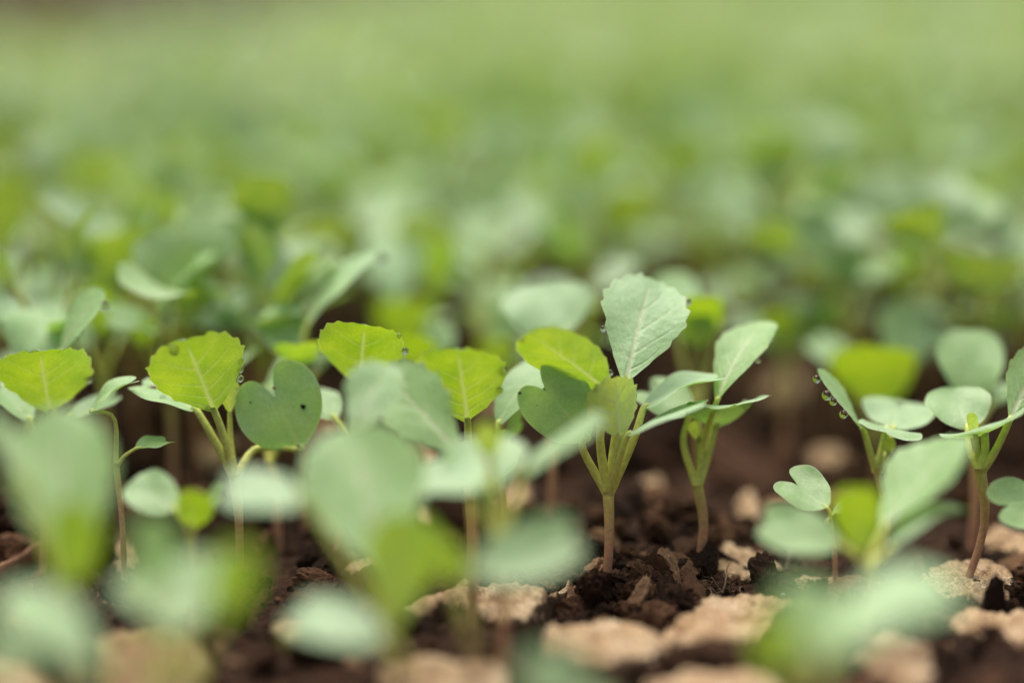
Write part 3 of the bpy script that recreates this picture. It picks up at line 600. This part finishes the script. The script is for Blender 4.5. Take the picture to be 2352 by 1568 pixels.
P('small blurred seedling at lower left with a round pale seed leaf and a green bud', .93, 440, (438, 1222), [
  ('R', (404, 1172, 0), (306, 1100, 8), (34, -42, 3), dict(mat='seed_leaf')),
  ('R', (438, 1212, -1), (450, 1126, -9), (42, 4, 0), dict()),
  ('C', (462, 1190, 2), (510, 1130, 8), (14, 12, 5), dict(notch=.2))], group=G_FRONT, stem_r=(.0007, .0006, .0008))
P('wide bluish blurred seedling at the lower left', .765, 425, (420, 1580), [
  ('T', (415, 1450, 0), (408, 1280, 12), (150, -14, 0), dict(cup=.2)),
  ('T', (345, 1370, 4), (352, 1180, 8), (56, 4, 2), dict()),
  ('R', (505, 1425, -2), (556, 1250, -12), (50, 14, 0), dict())], group=G_FRONT)
P('blurred seedling in the bottom left corner with one drooping pale leaf', .745, 95, (110, 1640), [
  ('T', (232, 1545, 0), (20, 1355, 6), (44, -62, 6), dict(via=(170, 1600, 0), bend=1)),
  ('C', (60, 1560, 2), (-40, 1480, 6), (16, -30, 5), dict())], group=G_FRONT)
P('big blurred seedling left of centre with a broad pale leaf above a lime leaf', .84, 905, (906, 1445), [
  ('T', (884, 1330, -1), (806, 980, 18), (124, -28, 0), dict(sr=.0013)),
  ('T', (915, 1440, -6), (930, 1180, -16), (88, 4, 0), dict(sr=.001)),
  ('T', (806, 1010, 36), (886, 835, 46), (56, 30, -2), dict(via=(840, 1250, 16), sr=.0009)),
  ('C', (700, 1150, 2), (512, 1118, 6), (6, -50, 6), dict(via=(800, 1300, 2), notch=.18))], group=G_FRONT)
P('slightly blurred seedling in the centre with a serrated pale leaf leaning left', .945, 1085, (1080, 1140), [
  ('T', (1064, 1048, 0), (878, 848, 10), (50, -62, 3), dict(sr=.0009, cup=.2, tooth=.05))], group=G_FRONT)
P('blurred front seedling whose long pale leaf points at the main stem', .88, 1150, (1152, 1240), [
  ('C', (1200, 1090, 0), (1394, 956, 4), (22, -40, 7), dict(via=(1188, 1150, 0), notch=.1)),
  ('C', (1120, 1110, 2), (945, 1096, 8), (4, -42, 6), dict(notch=.15)),
  ('T', (1108, 1150, 2), (1118, 1000, 14), (98, -6, 0), dict()),
  ('R', (1125, 1050, 4), (1118, 968, 2), (30, 0, 0), dict(mat='young_leaf'))], group=G_FRONT)
P('blurred front seedling below centre with one oval pale leaf', .815, 1110, (1070, 1420), [
  ('C', (1075, 1310, 0), (1322, 1232, 6), (24, -78, 4), dict(notch=.08, cup=.2)),
  ('R', (1050, 1340, 2), (1010, 1235, -6), (40, 0, 0), dict())], group=G_FRONT)
P('low blurred seedling at the bottom left of centre with one grey green oval leaf', .80, 925, (920, 1520), [
  ('C', (880, 1468, 0), (678, 1402, 8), (14, -54, 5), dict(notch=.1))], group=G_FRONT)
# just behind
BK = [
 ('softly blurred seedling behind the tallest one with a broad pale leaf left of its top', 1.085, 1262, (1266, 960), [('T', (1264, 812, 0), (1252, 648, 12), (98, -6, 0)), ('C', (1290, 880, 3), (1360, 850, 8), (10, -30, 6))]),
 ('softly blurred pale seedling left of the broad leaf behind the tallest one', 1.24, 1160, (1160, 930), [('T', (1165, 800, 0), (1115, 672, 12), (58, -20, 0)), ('C', (1190, 840, 3), (1250, 800, 8), (10, -30, 6)), ('R', (1150, 860, -2), (1140, 780, -12), (44, 0, 0))]),
 ('softly blurred seedling left of centre with a slender upright leaf carrying a drop', 1.09, 700, (700, 905), [('T', (705, 748, 0), (870, 580, 4), (20, 14, -9)), ('T', (690, 860, 2), (640, 700, 12), (55, -14, 0)), ('C', (730, 850, 3), (800, 800, 8), (14, -28, 6)), ('R', (690, 850, -4), (670, 790, -14), (50, 0, 0))]),
 ('softly blurred seedling behind the slender drop bearing leaf with a rounded pale leaf', 1.27, 905, (908, 830), [('T', (908, 705, 0), (902, 540, 14), (70, 0, 0)), ('R', (1000, 690, 0), (1012, 545, -12), (36, 4, 0)), ('R', (920, 800, -4), (930, 690, -16), (70, 4, 0))]),
 ('softly blurred seedling above the left yellow leaf with two arching pale leaves', 1.12, 395, (390, 905), [('C', (400, 745, 0), (580, 758, 4), (4, -18, 8)), ('T', (358, 705, 0), (484, 578, 8), (24, 20, -9)), ('T', (420, 720, 6), (480, 640, 12), (40, 20, 2)), ('R', (330, 800, 0), (318, 735, -8), (34, 0, 0))]),
 ('softly blurred seedling at left with a lime leaf carrying two bright drops', 1.14, 235, (240, 905), [('R', (235, 770, 0), (225, 665, -12), (48, 0, 0)), ('C', (270, 790, 3), (340, 730, 9), (20, -30, 6)), ('C', (200, 800, 3), (130, 750, 9), (14, -26, 6))]),
 ('softly blurred seedling at the left edge with a broad pale leaf behind the drop', 1.07, 60, (70, 985), [('T', (72, 855, 0), (100, 712, 10), (90, 14, 2)), ('C', (30, 760, 3), (-60, 660, 9), (20, -20, 6))]),
 ('softly blurred seedling at right with a large lime leaf facing the camera', 1.17, 2010, (2012, 1010), [('R', (2020, 935, 0), (2008, 795, -18), (100, 14, 0)), ('T', (2050, 880, 4), (2092, 695, 14), (66, 20, 2)), ('C', (1960, 880, 3), (1860, 780, 8), (20, -30, 6))]),
 ('softly blurred seedling behind the right sharp one with a round upright pale leaf', 1.075, 2232, (2236, 1010), [('R', (2234, 925, 0), (2228, 758, 10), (80, 0, 0)), ('C', (2280, 930, 3), (2350, 890, 8), (10, -30, 6))]),
 ('softly blurred seedling with a lime leaf just right of the tall pale leaf', 1.13, 1600, (1600, 930), [('R', (1606, 800, 0), (1612, 680, -14), (56, 0, 0)), ('C', (1640, 730, 3), (1560, 700, -2), (10, -20, 8)), ('T', (1560, 790, 3), (1545, 625, 12), (50, 0, 0))]),
 ('softly blurred seedling behind the two lime leaves of the centre', 1.14, 950, (952, 950), [('R', (952, 850, 0), (958, 772, -10), (50, 0, 0)), ('C', (980, 850, 3), (1010, 740, 9), (36, 10, 2)), ('C', (900, 880, 3), (830, 800, 9), (20, -26, 6))]),
 ('softly blurred seedling right of the dark gap with pale spread leaves', 1.24, 1800, (1800, 880), [('C', (1780, 790, 0), (1680, 740, 6), (16, -34, 6)), ('C', (1830, 790, 0), (1930, 720, 6), (16, 34, 6)), ('R', (1800, 800, 0), (1790, 715, -10), (44, 0, 0))]),
]
for lab, r, bx, node, lv in BK:
    P(lab, r, bx, node, [l + (dict(notch=.15, bend=1.5) if l[0] == 'C' else dict(bend=1.5),) for l in lv], res='mid', group=G_BACK)

# ------------------------------------------------------------------ the rest of the bed
def random_leaves(r, h, scale=1.0):
    out = []; a0 = r.random() * 6.28;  node = np.array((r.normal() * .002, r.normal() * .002, h))
    def blade(kind, ang, rad, rise, L, hw, el, roll, **kw):
        d = np.array((math.cos(ang), math.sin(ang), 0)); p0 = node + d * rad + np.array((0, 0, rise))
        ax = d * math.cos(el) + np.array((0, 0, math.sin(el))); side = np.array((-d[1], d[0], 0)); nn = np.cross(ax, side)
        W = side * math.cos(roll) + nn * math.sin(roll)
        out.append(dict(kind=kind, P0=p0, P1=p0 + ax * L * scale, W=W * hw * scale, sr=.0008, **kw))
    for s in (0, math.pi):
        el = r.uniform(-.05, .55); blade('C', a0 + s + r.normal() * .2, r.uniform(.004, .009), r.uniform(.006, .014), r.uniform(.012, .017), r.uniform(.006, .0085), el, r.normal() * .25, notch=r.uniform(.1, .25), bend=r.uniform(0, .002))
    for q in range(r.integers(2, 5)):
        el = r.uniform(.25, 1.3); blade('T' if r.random() < .4 else 'O', a0 + 1.57 + q * 2.6 + r.normal() * .4, r.uniform(.003, .010), r.uniform(.014, .026), r.uniform(.015, .024), r.uniform(.007, .0105), el, r.normal() * .3, bend=r.uniform(0, .003), cup=r.uniform(.05, .3), mat='field_leaf')
    return node, out
bases = []
step = 0.0275; yy = 0.50
while yy < 1.5:
    row = []
    for k in range(-16, 17):
        x = (k + .5 * (len(bases) % 2)) * step + RNG.normal() * .005; y = yy + RNG.normal() * .006
        row.append((x, y))
    bases.append(row); yy += step
cand = []
for x, y in (q for row in bases for q in row):
    if abs(x) > .262 * y + .012: continue
    dep = y * math.cos(PITCH) + CAMH * math.sin(PITCH); px = 1176 + x / (PX * dep); r = dep / D0
    if r < 1.11 or (r < 1.2 and px > 1500): continue
    if r < 1.27 and 1640 < px < 1920: continue
    if r < 1.14 and (420 < px < 700): continue
    if r < 1.75 and 1900 < px < 2060 and r > 1.45: continue
    if any(abs(px - b[2]) < (85 if r < b[1] else 50) and b[1] - .2 < r < b[1] + .06 for b in BK): continue
    if r < 1.5 and 1340 < px < 1520 or r < 1.34 and 700 < px < 890: continue
    if RNG.random() < .07: continue
    cand.append((r, x, y, px))
cand.sort(); NEAR = cand[:300 - P.n]
protos = []
for k in range(14):
    rr = np.random.default_rng(100 + k); h = rr.uniform(.026, .042); node, lv = random_leaves(rr, h, rr.uniform(.95, 1.15))
    protos.append(seedling('', (0, 0, 0), node, lv, None, 'lo', seed=300 + k, stem_r=(.0009, .0009, .0011)))
def copy_tree(o, parent=None):
    c = o.copy(); COL.objects.link(c); c.parent = parent
    for ch in o.children: copy_tree(ch, c)
    return c
rmax = max(c[0] for c in NEAR); used = set()
H5 = ('at the left edge', 'left of the middle', 'in the middle', 'right of the middle', 'at the right edge')
for r, x, y, px in NEAR:
    k = int(RNG.integers(14)); o = protos[k] if k not in used else copy_tree(protos[k]); used.add(k)
    o.location = (x, y, float(soil_z(np.array([x]), np.array([y]))[0])); o.rotation_euler = (RNG.normal() * .06, RNG.normal() * .06, RNG.random() * 6.283)
    s = RNG.uniform(.80, 1.08); o.scale = (s, s, s)
    band = 'nearest' if r < 1.45 else 'second' if r < 1.75 else 'third' if r < 2.1 else 'farthest'
    hz = H5[int(np.clip((px + 100) / 510, 0, 4))]
    tag(o, f'blurred green seedling {hz}, {band} rows behind the sharp seedlings', 'seedling', f'blurred seedlings {hz}, {band} rows')
for k, o in enumerate(protos):
    if k not in used:
        for ch in list(o.children_recursive) + [o]: bpy.data.objects.remove(ch)
# beyond about 1.3 m: a mass nobody could count
ymin = NEAR[-1][2]
bits = []
for k in range(12):
    rr = np.random.default_rng(700 + k); node, lv = random_leaves(rr, rr.uniform(.028, .042), rr.uniform(.95, 1.15)); q = []
    for z, l in enumerate(lv):
        l = dict(l); kind = l.pop('kind'); l.pop('sr'); l.pop('mat', 0); P0, P1, W = l.pop('P0'), l.pop('P1'), l.pop('W')
        g = leaf_geo(kind, P0, P1, W, n=8, m=1, seed=k * 9 + z, tooth=0, **l); q.append((np.concatenate(g.v), g.f[0], 1 if kind == 'C' else 0))
    v, f, t = tube([(0, 0, -.005), node], (.001, .0011), n=3, k=4); q.append((v, f[0], 2)); bits.append(q)
mb = MB(); y = ymin + .012
while y < 6.5:
    st = step * (1 if y < 2.2 else 1.1); lim = .30 * y + .05
    for x in np.arange(-lim, lim, st):
        X, Y = x + RNG.normal() * .007, y + RNG.normal() * .009
        if Y > 1.42 + 4.5 * np.clip((X + .27) / .30, 0, 1) + .10 * math.sin(X * 9): continue
        if RNG.random() < .06: continue
        a = RNG.random() * 6.283; s = RNG.uniform(.75, 1.05); ca, sa = math.cos(a) * s, math.sin(a) * s; Rm = np.array([[ca, sa, 0], [-sa, ca, 0], [0, 0, s]])
        for v, f, mi in bits[RNG.integers(12)]: mb.add(v @ Rm + (X, Y, 0), [f], None, mi)
    y += st
tag(link('distant_seedlings', mb.mesh('field', [M['field_leaf'], M['seed_leaf'], M['stalk']])), 'far rows of seedlings melting into a soft green blur', 'seedlings', kind='stuff')

# ------------------------------------------------------------------ water drops, specks
_s = [(math.pi * i / 12, 2 * math.pi * j / 18) for i in range(1, 12) for j in range(18)]
DV = np.array([(math.sin(a) * math.cos(b), math.sin(a) * math.sin(b), math.cos(a) * (1.12 if a > 1.6 else 1.0)) for a, b in _s] + [(0, 0, 1), (0, 0, -1.12)])
DF = [np.array([(i * 18 + j, (i + 1) * 18 + j, (i + 1) * 18 + (j + 1) % 18, i * 18 + (j + 1) % 18) for i in range(10) for j in range(18)]),
      np.array([(198, j, (j + 1) % 18) for j in range(18)] + [(199, 180 + (j + 1) % 18, 180 + j) for j in range(18)])]
mb = MB(); mb.add(DV, DF); DROP = mb.mesh('drop', [M['water']])
DROPS = [  # x, y, radius (layout units), distance, host
 (366, 860, 5, 1.0, 'left margin of the sharp yellow leaf at left'), (519, 815, 5, .985, 'upper right margin of the sharp yellow leaf at left'), (541, 843, 5.5, .99, 'right margin of the sharp yellow leaf at left, second from the top'),
 (554, 868, 6.5, .99, 'right margin of the sharp yellow leaf at left, the largest there'), (546, 889, 4, 1.0, 'right margin of the sharp yellow leaf at left, the lowest'), (402, 803, 10, .975, 'top of the sharp yellow leaf at left'),
 (239, 696, 8, 1.035, 'tip of the narrow upright leaf at left'), (179, 779, 4, 1.04, 'lower edge of the narrow upright leaf at left'), (206, 861, 7, 1.01, 'right tip of the yellow leaf at the left edge'), (89, 831, 6, 1.03, 'rim of the yellow leaf at the left edge'),
 (274, 643, 9, 1.12, 'blurred lime leaf at left, the upper of two'), (259, 671, 8, 1.12, 'blurred lime leaf at left, the lower of two'), (584, 773, 9, 1.17, 'end of the blurred arching leaf at left'), (738, 820, 9, 1.05, 'notch of the pale cupped seed leaf behind the heart leaf'),
 (739, 800, 6, 1.05, 'left rim of the rounded lime leaf'), (877, 609, 9, 1.125, 'tip of the slender blurred leaf left of centre'), (934, 801, 6, 1.02, 'right rim of the rounded lime leaf left of centre, the lower'), (919, 763, 5, 1.01, 'right rim of the rounded lime leaf left of centre, the upper'),
 (1158, 840, 9, .985, 'right tip of the dripping lime leaf in the centre'), (1143, 887, 6.5, .99, 'lower right margin of the dripping lime leaf in the centre'), (1204, 783, 6, .96, 'left tip of the yellow leaf of the tallest seedling'), (1368, 756, 5.5, 1.02, 'left margin of the tall pale leaf'),
 (1402, 849, 5, .99, 'base of the tall pale leaf'), (1366, 890, 5, .99, 'edge of the yellow leaf beside the bud'), (1582, 687, 6, 1.03, 'right margin of the tall pale leaf'), (1500, 881, 7, 1.07, 'pale seed leaf right of the bud'),
 (1768, 770, 4.5, 1.07, 'tip of the narrow upright leaf right of the tallest, the upper'), (1743, 829, 5, 1.065, 'lower margin of the narrow upright leaf right of the tallest'), (1874, 866, 7, 1.01, 'tip of the edge on leaf near the right'), (1901, 901, 9, 1.01, 'edge on leaf near the right, the biggest'),
 (1915, 919, 7, 1.012, 'edge on leaf near the right, third from its tip'), (1938, 948, 7.5, 1.014, 'edge on leaf near the right, the lowest'), (1712, 928, 9, 1.03, 'flat green seed leaf right of the tallest seedling'), (2064, 926, 8, 1.05, 'pale oval seed leaf near the right'),
 (1606, 1058, 4.5, 1.04, 'stalk of the narrow leafed seedling right of the tallest'), (898, 1020, 9, .93, 'lower margin of the serrated pale leaf'), (375, 912, 5, 1.005, 'pale seed leaf under the sharp yellow leaf, the upper'), (478, 937, 5, 1.0, 'stalk base of the sharp yellow leaf')]
def project(Q):
    q = Q - C0; dp = q @ FW
    return np.stack([1176 + q[:, 0] / (PX * dp), 784 - (q @ UP) / (PX * dp)], 1), dp
EP = np.concatenate([np.concatenate(e_[:2]) for e_ in SNAP]); EPX, ED = project(EP)
AP = np.concatenate([e_[2] for e_ in SNAP]); APX, AD = project(AP)
def snap(x, y, d, surface=False):
    "the point of the leaves' margins (or surfaces) nearest to where the drop hangs"
    Q, X_, Dp = (AP, APX, AD) if surface else (EP, EPX, ED)
    c = np.hypot(X_[:, 0] - x, X_[:, 1] - y) + np.abs(Dp / D0 - d) * 350 + (Dp / D0 - d) * 60 * surface
    k = int(np.argmin(c)); return Q[k], Dp[k]
for x, y, r, d, host in DROPS:
    on = any(w in host for w in ('top of', 'flat green', 'oval', 'under the', 'right of the bud', 'stalk'))
    q, dp = snap(x, y, d, on); s = 1.3 * r * PX * dp
    if not on:
        q = q + (0, 0, -s * .75)
        if (x - project(q[None])[0][0][0]) > 0: q = q + (s * .5, 0, 0)
        else: q = q - (s * .5, 0, 0)
    else: q = q - FW * s * .5
    o = link('water_drop', DROP, loc=q); o.scale = (s, s, s)
    tag(o, 'clear water drop, ' + host, 'water drop', 'water drops on the leaves')
for x, y, d, s, mk, lab in [(695, 935, 1.003, 7, 'grain', 'black grain stuck on the green heart leaf'), (351, 890, 1.012, 9, 'brown_flake', 'brown flake on the pale seed leaf at left'), (630, 876 + 14, 1.005, 4, 'brown_flake', 'brown speck near the notch of the green heart leaf'), (1192, 902, 1.005, 4, 'grain', 'dark speck on the arching seed leaf left of the tallest')]:
    k = s * PX * d * D0; lump('soil_speck', snap(x, y, d, True)[0], (k, k * .5, k * .7), mk, lab, 'speck', int(x))
